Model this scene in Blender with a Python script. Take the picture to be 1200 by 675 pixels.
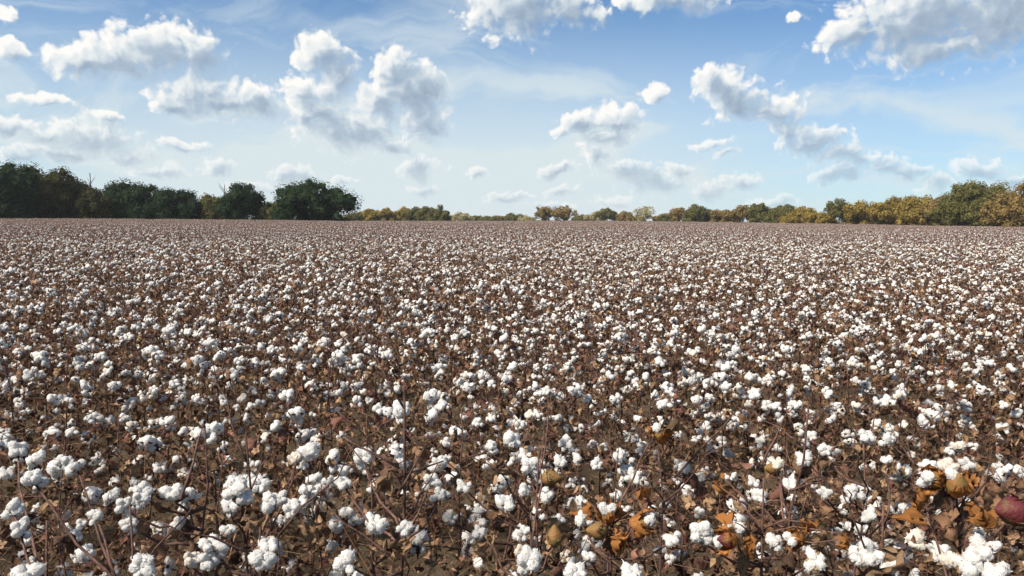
import bpy, math, random
import numpy as np
from mathutils import Vector, Matrix, noise as mnoise

R = math.radians
sc = bpy.context.scene
for o in list(bpy.data.objects):
    bpy.data.objects.remove(o)
COL = sc.collection

# ------------------------------------------------------------------ camera
CAM_H = 1.5
PITCH, ROLL, FPX = 5.3, 0.43, 867.0            # FPX: focal length in photograph pixels (1200 wide)
cam_d = bpy.data.cameras.new('camera')
cam = bpy.data.objects.new('camera', cam_d)
COL.objects.link(cam)
cam_d.sensor_width = 36.0
cam_d.lens = FPX / 1200 * 36
cam_d.clip_start = 0.05
cam_d.clip_end = 9000
CR = Matrix.Rotation(R(90 - PITCH), 3, 'X') @ Matrix.Rotation(R(ROLL), 3, 'Z')
cam.matrix_world = Matrix.Translation((0, 0, CAM_H)) @ CR.to_4x4()
sc.camera = cam


def pdir(x, y):
    """direction of a point of the photograph"""
    return (CR @ Vector(((x - 600) / FPX, (337.5 - y) / FPX, -1))).normalized()


def at_range(x, y, d):
    return Vector((0, 0, CAM_H)) + pdir(x, y) * d


def project(p):
    q = CR.transposed() @ (Vector(p) - Vector((0, 0, CAM_H)))
    if q.z > -0.05:
        return None
    return 600 + FPX * q.x / -q.z, 337.5 - FPX * q.y / -q.z


# ------------------------------------------------------------------ render, exposure
sc.render.engine = 'CYCLES'
cy = sc.cycles
cy.max_bounces = 6
cy.diffuse_bounces = 3
cy.glossy_bounces = 2
cy.transmission_bounces = 3
cy.transparent_max_bounces = 4
cy.caustics_reflective = False
cy.caustics_refractive = False
cy.use_denoising = True
try:
    cy.denoiser = 'OPENIMAGEDENOISE'
except Exception:
    pass
vs = sc.view_settings
vs.view_transform = 'Standard'
vs.look = 'None'
vs.exposure = 1.55
vs.gamma = 1.0

# ------------------------------------------------------------------ sun
SUN_AZ, SUN_EL = -122.0, 47.0                   # degrees from the view axis (left negative), above horizon
sun_d = bpy.data.lights.new('sun', 'SUN')
sun_d.energy = 3.0
sun_d.angle = R(10.0)
sun_d.color = (1.0, 0.90, 0.77)
sun = bpy.data.objects.new('sun', sun_d)
COL.objects.link(sun)
sdir = Vector((math.sin(R(SUN_AZ)) * math.cos(R(SUN_EL)), math.cos(R(SUN_AZ)) * math.cos(R(SUN_EL)), math.sin(R(SUN_EL))))
sun.rotation_euler = sdir.to_track_quat('Z', 'Y').to_euler()
sun.location = (-40, 10, 60)

# ------------------------------------------------------------------ world: Nishita sky with procedural cumulus
W = bpy.data.worlds.new('World')
sc.world = W
W.use_nodes = True
nt = W.node_tree
nt.nodes.clear()
SKY = 0.054


class NG:
    """small node-building helper"""
    def __init__(s, tree):
        s.t = tree

    def node(s, kind, **kw):
        n = s.t.nodes.new(kind)
        for k, v in kw.items():
            setattr(n, k, v)
        return n

    def _in(s, sock, v):
        if v is None:
            return
        if isinstance(v, bpy.types.NodeSocket):
            s.t.links.new(v, sock)
        else:
            if hasattr(sock, 'default_value'):
                dv = sock.default_value
                if hasattr(dv, '__len__') and len(dv) == 4 and len(v) == 3:
                    v = (*v, 1)
                sock.default_value = v

    def m(s, op, a, b=None, c=None, clamp=False):
        n = s.node('ShaderNodeMath', operation=op, use_clamp=clamp)
        s._in(n.inputs[0], a); s._in(n.inputs[1], b); s._in(n.inputs[2], c)
        return n.outputs[0]

    def v(s, op, a, b=None, c=None):
        n = s.node('ShaderNodeVectorMath', operation=op)
        s._in(n.inputs[0], a); s._in(n.inputs[1], b); s._in(n.inputs[2], c)
        return n.outputs['Value'] if op in ('LENGTH', 'DOT_PRODUCT', 'DISTANCE') else n.outputs[0]

    def noise(s, vec, scale, detail=2, rough=0.5, dims='3D', col=False, dist=0.0):
        n = s.node('ShaderNodeTexNoise', noise_dimensions=dims)
        s._in(n.inputs['Vector'], vec)
        n.inputs['Scale'].default_value = scale
        n.inputs['Detail'].default_value = detail
        n.inputs['Roughness'].default_value = rough
        n.inputs['Distortion'].default_value = dist
        return n.outputs['Color' if col else 'Fac']

    def voro(s, vec, scale, detail=0, rough=0.5, dims='2D'):
        n = s.node('ShaderNodeTexVoronoi', voronoi_dimensions=dims)
        s._in(n.inputs['Vector'], vec)
        n.inputs['Scale'].default_value = scale
        n.inputs['Detail'].default_value = detail
        n.inputs['Roughness'].default_value = rough
        return n.outputs['Distance']

    def smooth(s, v, a, b, lo=0.0, hi=1.0):
        n = s.node('ShaderNodeMapRange', interpolation_type='SMOOTHSTEP')
        s._in(n.inputs[0], v)
        for i, q in enumerate((a, b, lo, hi)):
            n.inputs[1 + i].default_value = q
        return n.outputs[0]

    def lin(s, v, a, b, lo=0.0, hi=1.0):
        n = s.node('ShaderNodeMapRange')
        s._in(n.inputs[0], v)
        for i, q in enumerate((a, b, lo, hi)):
            n.inputs[1 + i].default_value = q
        return n.outputs[0]

    def mix(s, f, a, b):
        n = s.node('ShaderNodeMix', data_type='RGBA')
        s._in(n.inputs[0], f); s._in(n.inputs[6], a); s._in(n.inputs[7], b)
        return n.outputs[2]

    def ramp(s, f, stops):
        n = s.node('ShaderNodeValToRGB')
        s._in(n.inputs[0], f)
        e = n.color_ramp.elements
        while len(e) < len(stops):
            e.new(0.5)
        for q, (p, c) in zip(e, stops):
            q.position = p
            q.color = (*c, 1)
        return n.outputs[0]


g = NG(nt)
sky = g.node('ShaderNodeTexSky', sky_type='NISHITA')
sky.sun_disc = False
sky.sun_elevation = R(SUN_EL)
sky.sun_rotation = R(SUN_AZ)
sky.altitude = 100
sky.air_density = 0.8
sky.dust_density = 0.4
sky.ozone_density = 3.0

dirn = g.node('ShaderNodeTexCoord').outputs['Generated']
sep = g.node('ShaderNodeSeparateXYZ')
nt.links.new(dirn, sep.inputs[0])
X, Y, Z = sep.outputs
az = g.m('ARCTAN2', X, Y)
el = g.m('ARCSINE', Z)
cmb = g.node('ShaderNodeCombineXYZ')
nt.links.new(az, cmb.inputs[0])
nt.links.new(el, cmb.inputs[1])
P0 = cmb.outputs[0]
# warped position in the sky (radians)
wn = g.v('SUBTRACT', g.noise(P0, 16, 4, 0.55, '2D', True), (0.5, 0.5, 0.5))
PW = g.v('MULTIPLY_ADD', wn, (0.045, 0.032, 0.0), P0)

# cumulus: centre x, y and half sizes in photograph pixels -> angles in the sky
CLOUDS = [
    (88, 76, 36, 15), (130, 68, 40, 20), (182, 55, 44, 26), (232, 62, 26, 26),
    (255, 118, 70, 21), (228, 104, 40, 18), (300, 120, 34, 16), (198, 122, 24, 12),
    (372, 62, 24, 22), (392, 92, 26, 32), (352, 108, 20, 20), (372, 128, 28, 20),
    (462, 84, 26, 24), (488, 104, 32, 30), (442, 120, 28, 24), (495, 140, 36, 28), (476, 108, 36, 38),
    (405, 152, 66, 28), (455, 172, 34, 12), (360, 140, 24, 16),
    (605, 6, 66, 36), (660, 10, 44, 24), (703, 18, 18, 9),
    (790, -2, 60, 16), (735, 2, 12, 10),
    (1000, 42, 42, 24), (1075, 26, 80, 42), (1170, 12, 90, 46), (1100, 58, 60, 14),
    (832, 95, 18, 18), (866, 116, 40, 26), (908, 130, 34, 18), (850, 108, 26, 24),
    (950, 163, 42, 17), (985, 180, 36, 13), (922, 152, 24, 14), (1010, 190, 24, 9),
    (725, 138, 34, 18), (682, 142, 32, 12), (762, 112, 17, 9), (658, 150, 18, 9), (715, 160, 30, 14),
    (700, 182, 26, 20), (768, 214, 40, 16), (828, 222, 26, 11), (835, 168, 24, 7), (850, 180, 16, 6), (650, 200, 22, 8), (740, 205, 30, 16),
    (50, 118, 24, 7), (104, 162, 46, 20), (78, 180, 44, 12), (122, 138, 24, 9), (60, 160, 16, 10), (150, 182, 26, 10),
    (14, 62, 18, 10), (2, 20, 10, 12), (253, 198, 18, 11), (345, 206, 30, 11), (490, 200, 36, 16), (495, 222, 26, 8),
    (932, 22, 9, 6), (1040, 198, 22, 12), (1066, 202, 18, 9), (1140, 200, 26, 13), (985, 205, 40, 11), (30, 185, 30, 10),
    (180, 202, 34, 9), (790, 200, 20, 10),
    (870, 214, 30, 9), (600, 232, 34, 7), (655, 222, 24, 8), (1095, 214, 24, 8), (215, 172, 26, 8), (20, 150, 30, 9), (560, 205, 18, 7), (300, 222, 28, 8),
    (640, 240, 30, 6), (720, 235, 30, 7), (905, 235, 26, 6), (1180, 215, 30, 8), (410, 212, 18, 6),
]
EL = []
for (x, y, rx, ry) in CLOUDS:
    d = pdir(x, y)
    EL.append((math.atan2(d.x, d.y), math.asin(d.z), rx / FPX * 1.10, ry / FPX * 1.14))


def cloud_field(p):
    acc = None
    for (a, e, rx, ry) in EL:
        q = g.v('MULTIPLY_ADD', p, (1 / rx, 1 / ry, 0), (-a / rx, -e / ry, 0))
        l = g.v('LENGTH', q)
        acc = l if acc is None else g.m('SMOOTH_MIN', acc, l, 0.25)
    return g.m('SUBTRACT', 1.0, acc)


LO = Vector((-0.74, 0.67, 0.0))                # towards the sun across the sky
K = 1 / SKY / 2 ** vs.exposure
PV = g.v('MULTIPLY_ADD', wn, (0.03, 0.03, 0.0), P0)


nearer = g.smooth(el, 0.03, 0.20, 0.36, 1.0)   # far, low clouds are smaller in the sky
finew = g.m('SUBTRACT', 1.15, nearer)


def density(off):
    """cloud depth at a place shifted towards the sun"""
    if off:
        sh = g.node('ShaderNodeVectorMath', operation='SCALE')
        sh.inputs[0].default_value = tuple(LO * off)
        nt.links.new(nearer, sh.inputs['Scale'])
        o = sh.outputs[0]
    f = cloud_field(g.v('ADD', PW, o) if off else PW)
    q = g.v('ADD', PV, o) if off else PV
    vo = g.voro(q, 66, 1.6 if off < .005 else 0.6, 0.5)
    fb = g.noise(q, 26, 6 if off < .005 else 3.5 if off < .02 else 2, 0.57, '2D')
    f = g.m('MAXIMUM', f, -3.0)
    if off < .02:
        fine = g.m('SUBTRACT', 0.42, g.voro(q, 170, 1.0, 0.5))
        f = g.m('MULTIPLY_ADD', g.m('MULTIPLY', fine, finew), 0.34, f)
    return g.m('ADD', g.m('MULTIPLY_ADD', g.m('SUBTRACT', 0.42, vo), 0.56, g.m('MULTIPLY', f, 1.35)), g.m('MULTIPLY', g.m('SUBTRACT', fb, 0.40), 1.10))


CSTOPS = [(0.0, (0.30 * K, 0.385 * K, 0.50 * K)), (0.28, (0.42 * K, 0.52 * K, 0.63 * K)),
          (0.58, (0.76 * K, 0.82 * K, 0.85 * K)), (0.92, (1.02 * K, 1.0 * K, 0.96 * K))]
# thin veil of high cloud, denser towards the horizon
PVv = g.v('MULTIPLY', PW, (3.0, 11.0, 0.0))
vn = g.noise(PVv, 1.1, 6, 0.58, '2D', dist=0.9)
side = g.smooth(g.m('ABSOLUTE', g.m('ADD', az, 0.16)), 0.15, 0.70, 1.0, 0.55)
hz = g.m('MULTIPLY', g.smooth(el, 0.02, 0.33, 1.0, 0.0), side)
veil = g.m('ADD', g.m('MULTIPLY', hz, 1.0), g.m('MULTIPLY', g.smooth(vn, 0.42, 0.74), 0.46), clamp=True)
tint = g.v('MULTIPLY', sky.outputs[0], (0.49, 0.74, 0.86))
base = g.mix(veil, tint, (0.695 * K, 0.795 * K, 0.83 * K))
afar = g.smooth(el, 0.02, 0.16, 0.48, 0.97)     # clouds fade into the pale air near the horizon
# the part of the sky with the photograph's own clouds
D0, D1, D2 = density(0.0), density(0.011), density(0.028)
dep = g.m('ADD', g.m('MULTIPLY', g.m('MAXIMUM', D1, 0.0), 0.9), g.m('MULTIPLY', g.m('MAXIMUM', D2, 0.0), 0.75))
dep = g.m('ADD', dep, g.m('MULTIPLY', g.m('MAXIMUM', D0, 0.0), 0.15))
lit = g.m('POWER', 2.718, g.m('MULTIPLY', dep, -0.78))
lit = g.m('ADD', lit, g.m('MULTIPLY', g.m('SUBTRACT', D0, D1), 0.22), clamp=True)
crisp = g.smooth(lit, 0.2, 0.9, 0.85, 1.9)     # sunlit rims are crisp, shaded sides feather out
alpha = g.m('MULTIPLY', g.smooth(g.m('MULTIPLY', g.m('ADD', D0, 0.10), crisp), 0.0, 0.95), afar)
fin1 = g.mix(alpha, base, g.ramp(lit, CSTOPS))
# the same kind of cumulus everywhere else
PG = g.v('MULTIPLY', dirn, (1.0, 1.0, 2.2))
G0 = g.m('MULTIPLY', g.m('SUBTRACT', g.noise(PG, 3.2, 6, 0.58), 0.55), 7.0)
G1 = g.m('MULTIPLY', g.m('SUBTRACT', g.noise(g.v('ADD', PG, tuple(sdir * .06)), 3.2, 4, 0.58), 0.55), 7.0)
litg = g.m('POWER', 2.718, g.m('MULTIPLY', g.m('MAXIMUM', G1, 0.0), -1.3))
fin2 = g.mix(g.m('MULTIPLY', g.smooth(G0, 0.0, 0.5), afar), base, g.ramp(litg, CSTOPS))
vis = g.m('MULTIPLY', g.smooth(g.m('ABSOLUTE', az), 0.66, 0.80, 1, 0), g.smooth(el, 0.31, 0.42, 1, 0))
bg1, bg2 = g.node('ShaderNodeBackground'), g.node('ShaderNodeBackground')
for bgn, fin in ((bg1, fin1), (bg2, fin2)):
    nt.links.new(fin, bgn.inputs[0])
    bgn.inputs[1].default_value = SKY
ms = g.node('ShaderNodeMixShader')
nt.links.new(vis, ms.inputs[0])
nt.links.new(bg2.outputs[0], ms.inputs[1])
nt.links.new(bg1.outputs[0], ms.inputs[2])
wo = g.node('ShaderNodeOutputWorld')
nt.links.new(ms.outputs[0], wo.inputs[0])
W.cycles.sampling_method = 'MANUAL'
W.cycles.sample_map_resolution = 512

# ------------------------------------------------------------------ helpers


def tag(o, label=None, cat=None, group=None, kind=None):
    for k, v in (('label', label), ('category', cat), ('group', group), ('kind', kind)):
        if v:
            o[k] = v
    return o


KIDS = {}


def link(name, data, parent=None, mat=None):
    o = bpy.data.objects.new(name, data)
    COL.objects.link(o)
    if parent is not None:
        o.parent = parent
        KIDS.setdefault(parent, []).append(o)
    return o


def new_mat(name):
    m = bpy.data.materials.new(name)
    m.use_nodes = True
    t = m.node_tree
    t.nodes.clear()
    return m, NG(t)


def surf(name, c1, c2, scale, rough=0.85, bump=0.0, bscale=None, detail=4, transl=0.0, sheen=0.0, c3=None, coord='Object', spec=0.2, rnd=0.0):
    """two- or three-tone noise material, optional bump and translucency"""
    m, q = new_mat(name)
    tc = q.node('ShaderNodeTexCoord').outputs[coord]
    n = q.noise(tc, scale, detail, 0.6)
    stops = [(0.34, c1), (0.66, c2)] if c3 is None else [(0.3, c1), (0.52, c2), (0.72, c3)]
    col = q.ramp(n, stops)
    if rnd:
        oi = q.node('ShaderNodeObjectInfo').outputs['Random']
        isl = q.node('ShaderNodeNewGeometry').outputs['Random Per Island']
        f = q.m('FRACT', q.m('ADD', oi, isl))
        hs = q.node('ShaderNodeHueSaturation')
        q._in(hs.inputs['Value'], q.lin(f, 0, 1, 1 - rnd, 1 + rnd))
        q._in(hs.inputs['Color'], col)
        col = hs.outputs[0]
    b = q.node('ShaderNodeBsdfPrincipled')
    q._in(b.inputs['Base Color'], col)
    b.inputs['Roughness'].default_value = rough
    b.inputs['Specular IOR Level'].default_value = spec
    nrm = None
    if bump:
        bn = q.node('ShaderNodeBump')
        bn.inputs['Strength'].default_value = bump
        bn.inputs['Distance'].default_value = 0.02
        q._in(bn.inputs['Height'], q.noise(tc, bscale or scale * 3, 5, 0.65))
        nrm = bn.outputs[0]
        q._in(b.inputs['Normal'], nrm)
    out = b.outputs[0]
    if sheen:
        b.inputs['Sheen Weight'].default_value = sheen
    if transl:
        tr = q.node('ShaderNodeBsdfTranslucent')
        q._in(tr.inputs[0], col)
        if nrm:
            q._in(tr.inputs['Normal'], nrm)
        mx = q.node('ShaderNodeMixShader')
        mx.inputs[0].default_value = transl
        q.t.links.new(out, mx.inputs[1])
        q.t.links.new(tr.outputs[0], mx.inputs[2])
        out = mx.outputs[0]
    o = q.node('ShaderNodeOutputMaterial')
    q.t.links.new(out, o.inputs[0])
    return m


M = {
    'stem': surf('stem_bark', (0.052, 0.027, 0.022), (0.150, 0.085, 0.066), 60, 0.75, 0.4, 250, rnd=0.3),
    'cotton': surf('cotton_fibre', (0.82, 0.79, 0.735), (0.885, 0.875, 0.85), 38, 0.95, 0.6, 190, transl=0.36, sheen=0.2, spec=0.0, c3=(0.92, 0.915, 0.90)),
    'cream': surf('stained_cotton_fibre', (0.66, 0.58, 0.47), (0.80, 0.76, 0.70), 60, 0.95, 0.55, 420, transl=0.18, sheen=0.2, spec=0.0),
    'bur': surf('dry_bur', (0.055, 0.028, 0.018), (0.18, 0.095, 0.056), 70, 0.8, 0.3, rnd=0.35),
    'tan': surf('pale_bur', (0.17, 0.10, 0.055), (0.36, 0.24, 0.14), 70, 0.8, 0.3, transl=0.15, rnd=0.25),
    'leaf0': surf('dead_leaf_dark', (0.068, 0.040, 0.029), (0.19, 0.112, 0.073), 55, 0.85, 0.5, transl=0.25, rnd=0.4),
    'leaf1': surf('dead_leaf_brown', (0.130, 0.072, 0.044), (0.34, 0.20, 0.118), 55, 0.85, 0.5, transl=0.3, rnd=0.4),
    'leaf2': surf('dead_leaf_red', (0.115, 0.054, 0.040), (0.29, 0.148, 0.105), 55, 0.85, 0.5, transl=0.3, rnd=0.4),
    'leaf3': surf('dead_leaf_tan', (0.21, 0.13, 0.074), (0.44, 0.29, 0.17), 55, 0.85, 0.5, transl=0.3, rnd=0.3),
    'orange': surf('dry_bract_orange', (0.34, 0.135, 0.036), (0.58, 0.27, 0.088), 70, 0.7, 0.5, transl=0.45, rnd=0.2),
    'capsule': surf('boll_skin', (0.085, 0.010, 0.022), (0.10, 0.022, 0.022), 60, 0.55, 0.3, c3=(0.13, 0.12, 0.030), spec=0.25),
    'olive': surf('boll_skin_olive', (0.20, 0.085, 0.028), (0.17, 0.105, 0.032), 45, 0.55, 0.3, c3=(0.095, 0.105, 0.028), spec=0.25),
    'green': surf('green_leaf', (0.035, 0.065, 0.020), (0.075, 0.11, 0.035), 50, 0.6, 0.3, transl=0.3, rnd=0.3),
}
MKEYS = list(M)
MI = {k: i for i, k in enumerate(MKEYS)}
MLIST = [M[k] for k in MKEYS]


class MB:
    """gathers vertices, faces and a material key per face"""
    def __init__(s):
        s.v, s.f, s.m, s.n = [], [], [], 0

    def add(s, v, f, mk):
        s.v.append(np.asarray(v, float))
        n = s.n
        s.f.extend([tuple(i + n for i in q) for q in f])
        if isinstance(mk, list):
            s.m.extend(mk)
        else:
            s.m.extend([mk] * len(f))
        s.n += len(v)
        return s

    def put(s, prim, mat):
        v, f, mk = prim
        A = np.array(mat.to_3x3())
        s.add(v @ A.T + np.array(mat.translation), f, mk)

    def prim(s):
        return np.concatenate(s.v), s.f, s.m

    def mesh(s, name, smooth=True):
        return to_mesh(name, s.prim(), smooth)


def to_mesh(name, prim, smooth=True, over=None):
    v, f, mk = prim
    me = bpy.data.meshes.new(name)
    me.from_pydata(v.tolist(), [], f)
    keys = sorted(set(mk), key=lambda k: MI[k])
    loc = {k: i for i, k in enumerate(keys)}
    for k in keys:
        me.materials.append(M[k])
    me.polygons.foreach_set('material_index', [loc[k] for k in mk])
    if smooth:
        me.polygons.foreach_set('use_smooth', [True] * len(f))
    me.update()
    return me


def tube(pts, rad, sides, mk, cap=True):
    """tapered tube through the points"""
    pts = [Vector(p) for p in pts]
    V, F = [], []
    up = Vector((0.31, 0.17, 0.93)).normalized()
    for i, p in enumerate(pts):
        t = (pts[min(i + 1, len(pts) - 1)] - pts[max(i - 1, 0)]).normalized()
        a = t.cross(up if abs(t.dot(up)) < 0.95 else Vector((1, 0, 0))).normalized()
        b = t.cross(a)
        for k in range(sides):
            w = 2 * math.pi * k / sides
            V.append(p + (a * math.cos(w) + b * math.sin(w)) * rad[i])
    for i in range(len(pts) - 1):
        for k in range(sides):
            k2 = (k + 1) % sides
            F.append((i * sides + k, i * sides + k2, (i + 1) * sides + k2, (i + 1) * sides + k))
    if cap:
        F.append(tuple(range((len(pts) - 1) * sides, len(pts) * sides)))
        F.append(tuple(reversed(range(sides))))
    return np.array([tuple(v) for v in V]), F, [mk] * len(F)


def ico(sub):
    import bmesh
    bm = bmesh.new()
    bmesh.ops.create_icosphere(bm, subdivisions=sub, radius=1)
    v = np.array([tuple(q.co) for q in bm.verts])
    f = [tuple(q.index for q in p.verts) for p in bm.faces]
    bm.free()
    return v, f


ICO = {k: ico(k) for k in (1, 2, 3, 4)}


def nz(p, s, seed):
    return mnoise.noise(Vector((p[0] * s + seed * 7.13, p[1] * s - seed * 3.7, p[2] * s + seed * 1.9)))


def frame(z, spin=0.0):
    """rotation with local z along the vector"""
    q = Vector(z).normalized().to_track_quat('Z', 'Y').to_matrix()
    return q @ Matrix.Rotation(spin, 3, 'Z')


def trs(pos, rot3, s=1.0):
    return Matrix.Translation(pos) @ rot3.to_4x4() @ Matrix.Scale(s, 4)


# ------------------------------------------------------------------ cotton boll pieces
rng = random.Random(11)


def make_lock(seed, sub):
    """one fluffy lock: a lumpy teardrop, unit-ish size in metres"""
    v, f = ICO[sub]
    r = random.Random(seed)
    sx, sy, sz = r.uniform(.0165, .020), r.uniform(.0165, .020), r.uniform(.020, .027)
    out = []
    ax = Vector((r.gauss(0, 1), r.gauss(0, 1), r.gauss(0, 1))).normalized()
    pull = r.uniform(.0, .5)
    for p in v:
        pv = Vector(p)
        # ridged folds of lint, pulled out into a loose tail on one side
        k = 1 + 0.26 * nz(p, 1.2, seed) + 0.42 * (0.33 - abs(nz(p, 2.2, seed + 5))) + (0.34 * (0.3 - abs(nz(p, 5.0, seed + 9))) if sub > 2 else 0)
        k *= 1 + pull * max(0, pv.dot(ax)) ** 5
        taper = 0.80 + 0.20 * p[2] if p[2] < 0 else 0.80 + 0.10 * p[2]
        out.append((p[0] * sx * k * taper * 1.15, p[1] * sy * k * taper * 1.15, p[2] * sz * k))
    V, F = list(out), list(f)
    for _ in range({3: 46, 2: 14}.get(sub, 0)):      # loose fibres and torn wisps of lint
        i = r.randrange(len(out))
        b0 = Vector(out[i])
        d = (b0.normalized() + Vector((r.gauss(0, .8), r.gauss(0, .8), r.gauss(0, .8)))).normalized()
        sd = d.cross(Vector((r.gauss(0, 1), r.gauss(0, 1), r.gauss(0, 1)))).normalized() * r.uniform(.0008, .0022)
        ln = r.uniform(.003, .0085)
        bend = Vector((r.gauss(0, 1), r.gauss(0, 1), r.gauss(0, 1))) * ln * .3
        k = len(V)
        V += [tuple(b0 * .93 - sd), tuple(b0 * .93 + sd), tuple(b0 + d * ln * .5 + sd * .8), tuple(b0 + d * ln * .5 - sd * .8), tuple(b0 + d * ln + bend)]
        F += [(k, k + 1, k + 2, k + 3), (k + 3, k + 2, k + 4)]
    return np.array(V), F, ['cotton'] * len(F)


NLOCK = 12
LOCK_HI = [make_lock(i, 3) for i in range(NLOCK)]
LOCK_MID = [make_lock(i, 2) for i in range(NLOCK)]
LOCK_LO = [make_lock(i, 1) for i in range(NLOCK)]


def cream(prim):
    return prim[0], prim[1], ['cream'] * len(prim[1])


def valve(r, ang, ln, spread, mk='bur'):
    """one dry pointed carpel of the opened bur, a curved shell with two skins"""
    V, F = [], []
    n = 5
    for i in range(n + 1):
        t = i / n
        w = .0115 * (math.sin(math.pi * min(1, .18 + t * .82)) ** .8) * (1 if t < .98 else .15)
        rad = .004 + spread * (t ** 0.8) * ln
        z = ln * (0.75 * t - 0.55 * spread * t * t)
        for s, off in ((-1, .0025), (0, -.0012), (1, .0025)):
            V.append((rad + off * 0.4, s * w, z + off))
    for i in range(n):
        for j in range(2):
            a = i * 3 + j
            F.append((a, a + 1, a + 4, a + 3))
    V = np.array(V)
    inner = V + np.array((-.0012, 0, .0014))
    k = len(V)
    F2 = [tuple(reversed([q + k for q in f])) for f in F]
    V = np.concatenate([V, inner])
    c, s_ = math.cos(ang), math.sin(ang)
    A = np.array(((c, -s_, 0), (s_, c, 0), (0, 0, 1)))
    return V @ A.T, F + F2, [mk] * len(F) + ['tan' if mk == 'bur' else mk] * len(F2)


def make_bur(seed, n, mk='bur', ln=.035):
    r = random.Random(seed)
    b = MB()
    for k in range(n):
        b.add(*valve(r, 2 * math.pi * (k + r.uniform(-.1, .1)) / n, ln * r.uniform(.85, 1.15), r.uniform(.75, 1.05), mk))
    b.add(*tube([(0, 0, -.004), (0, 0, .001), (0, 0, .005)], [.003, .0065, .004], 6, mk))
    return b.prim()


def lock_places(seed, n, openness):
    """transforms of the locks of one boll"""
    r = random.Random(seed * 31 + 5)
    out = []
    for k in range(n):
        a = 2 * math.pi * (k + .5 + r.uniform(-.12, .12)) / n
        tilt = openness * r.uniform(.75, 1.2)
        d = Vector((math.cos(a) * math.sin(tilt), math.sin(a) * math.sin(tilt), math.cos(tilt)))
        pos = Vector((math.cos(a) * .0085, math.sin(a) * .0085, .0105)) + d * .0095
        if r.random() < .14:
            pos += Vector((math.cos(a) * .009, math.sin(a) * .009, -.014))
            d = (d + Vector((0, 0, -.9))).normalized()
        sc_ = r.uniform(.72, 1.2)
        out.append((trs(pos, frame(d, r.uniform(0, 6.28)), sc_), r.randrange(NLOCK)))
    return out


NB = 12
BOLL = []
for i in range(NB):
    n = 4 if i % 3 else 5
    op = [0.5, 0.75, 0.95, 0.65][i % 4]
    bur = make_bur(100 + i, n)
    lp = lock_places(i, n, op)
    d = {'bur': bur, 'locks': lp}
    for nm, L in (('mid', LOCK_MID), ('lo', LOCK_LO)):
        b = MB()
        b.add(*bur)
        for mt, k in lp:
            b.put(L[k] if i != 7 else cream(L[k]), mt)
        d[nm] = b.prim()
    b = MB()
    v, f = ICO[1]
    for mt, k in lp[:4]:
        vv = np.array([(p[0] * .019, p[1] * .019, p[2] * .022) for p in ICO[1][0][:]])
        b.put((vv, f, ['cotton'] * len(f)), mt)
    d['lod2'] = b.prim()
    b = MB()
    vv = np.array([(p[0] * .030, p[1] * .030, p[2] * .021 + .019) for p in v])
    vv *= (1 + np.array([0.22 * nz(p, 1.8, i) for p in v]))[:, None]
    b.add(vv, f, 'cotton')
    d['lod3'] = b.prim()
    BOLL.append(d)


def capsule_prim(seed, sub=3, mk='capsule', s=1.0):
    """unopened boll: pointed egg with four shallow seams"""
    v, f = ICO[sub]
    out = []
    for p in v:
        a = math.atan2(p[1], p[0])
        k = 1 - 0.045 * abs(math.cos(2 * a)) ** 6 * (1 - p[2] ** 2) + .02 * nz(p, 2, seed)
        z = p[2]
        tip = .0075 * max(0, z) ** 8
        out.append((p[0] * .0175 * k * (1 - .12 * z), p[1] * .0175 * k * (1 - .12 * z), (z + 1) * .0205 + tip))
    return np.array(out) * s, f, [mk] * len(f)


def bract_prim(seed, ang, mk='orange', s=1.0, wrap=1.0):
    """one dry toothed bract hugging the boll"""
    r = random.Random(seed)
    V, F = [], []
    nu, nv = 10, 6
    for i in range(nu + 1):
        u = i / nu * 2 - 1
        tooth = (1.0 if i % 2 else .72) * (1 - .35 * u * u) * r.uniform(.88, 1.1)
        for j in range(nv + 1):
            t = j / nv
            h = .046 * t * (tooth if j == nv else (1 - .35 * u * u) * .9 if j == nv - 1 else 1 - .2 * u * u)
            rad = (.006 + .018 * math.sin(min(1, t * 1.25) * math.pi / 2) + .006 * t * t * r.uniform(-1, 1.2)) * wrap
            w = u * 1.15 * (.55 + .45 * math.sin(math.pi * min(1, t + .25)))
            V.append((rad * math.cos(w) + .002 * nz((u * 3, t * 3, 0), 1, seed), rad * math.sin(w), h - .003))
    for i in range(nu):
        for j in range(nv):
            a = i * (nv + 1) + j
            F.append((a, a + 1, a + nv + 2, a + nv + 1))
    V = np.array(V)
    k = len(V)
    inn = V * np.array((.955, .955, 1.0))
    F = F + [tuple(reversed([q + k for q in f])) for f in F]
    V = np.concatenate([V, inn]) * s
    c, s_ = math.cos(ang), math.sin(ang)
    A = np.array(((c, -s_, 0), (s_, c, 0), (0, 0, 1)))
    return V @ A.T, F, [mk] * len(F)


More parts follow.
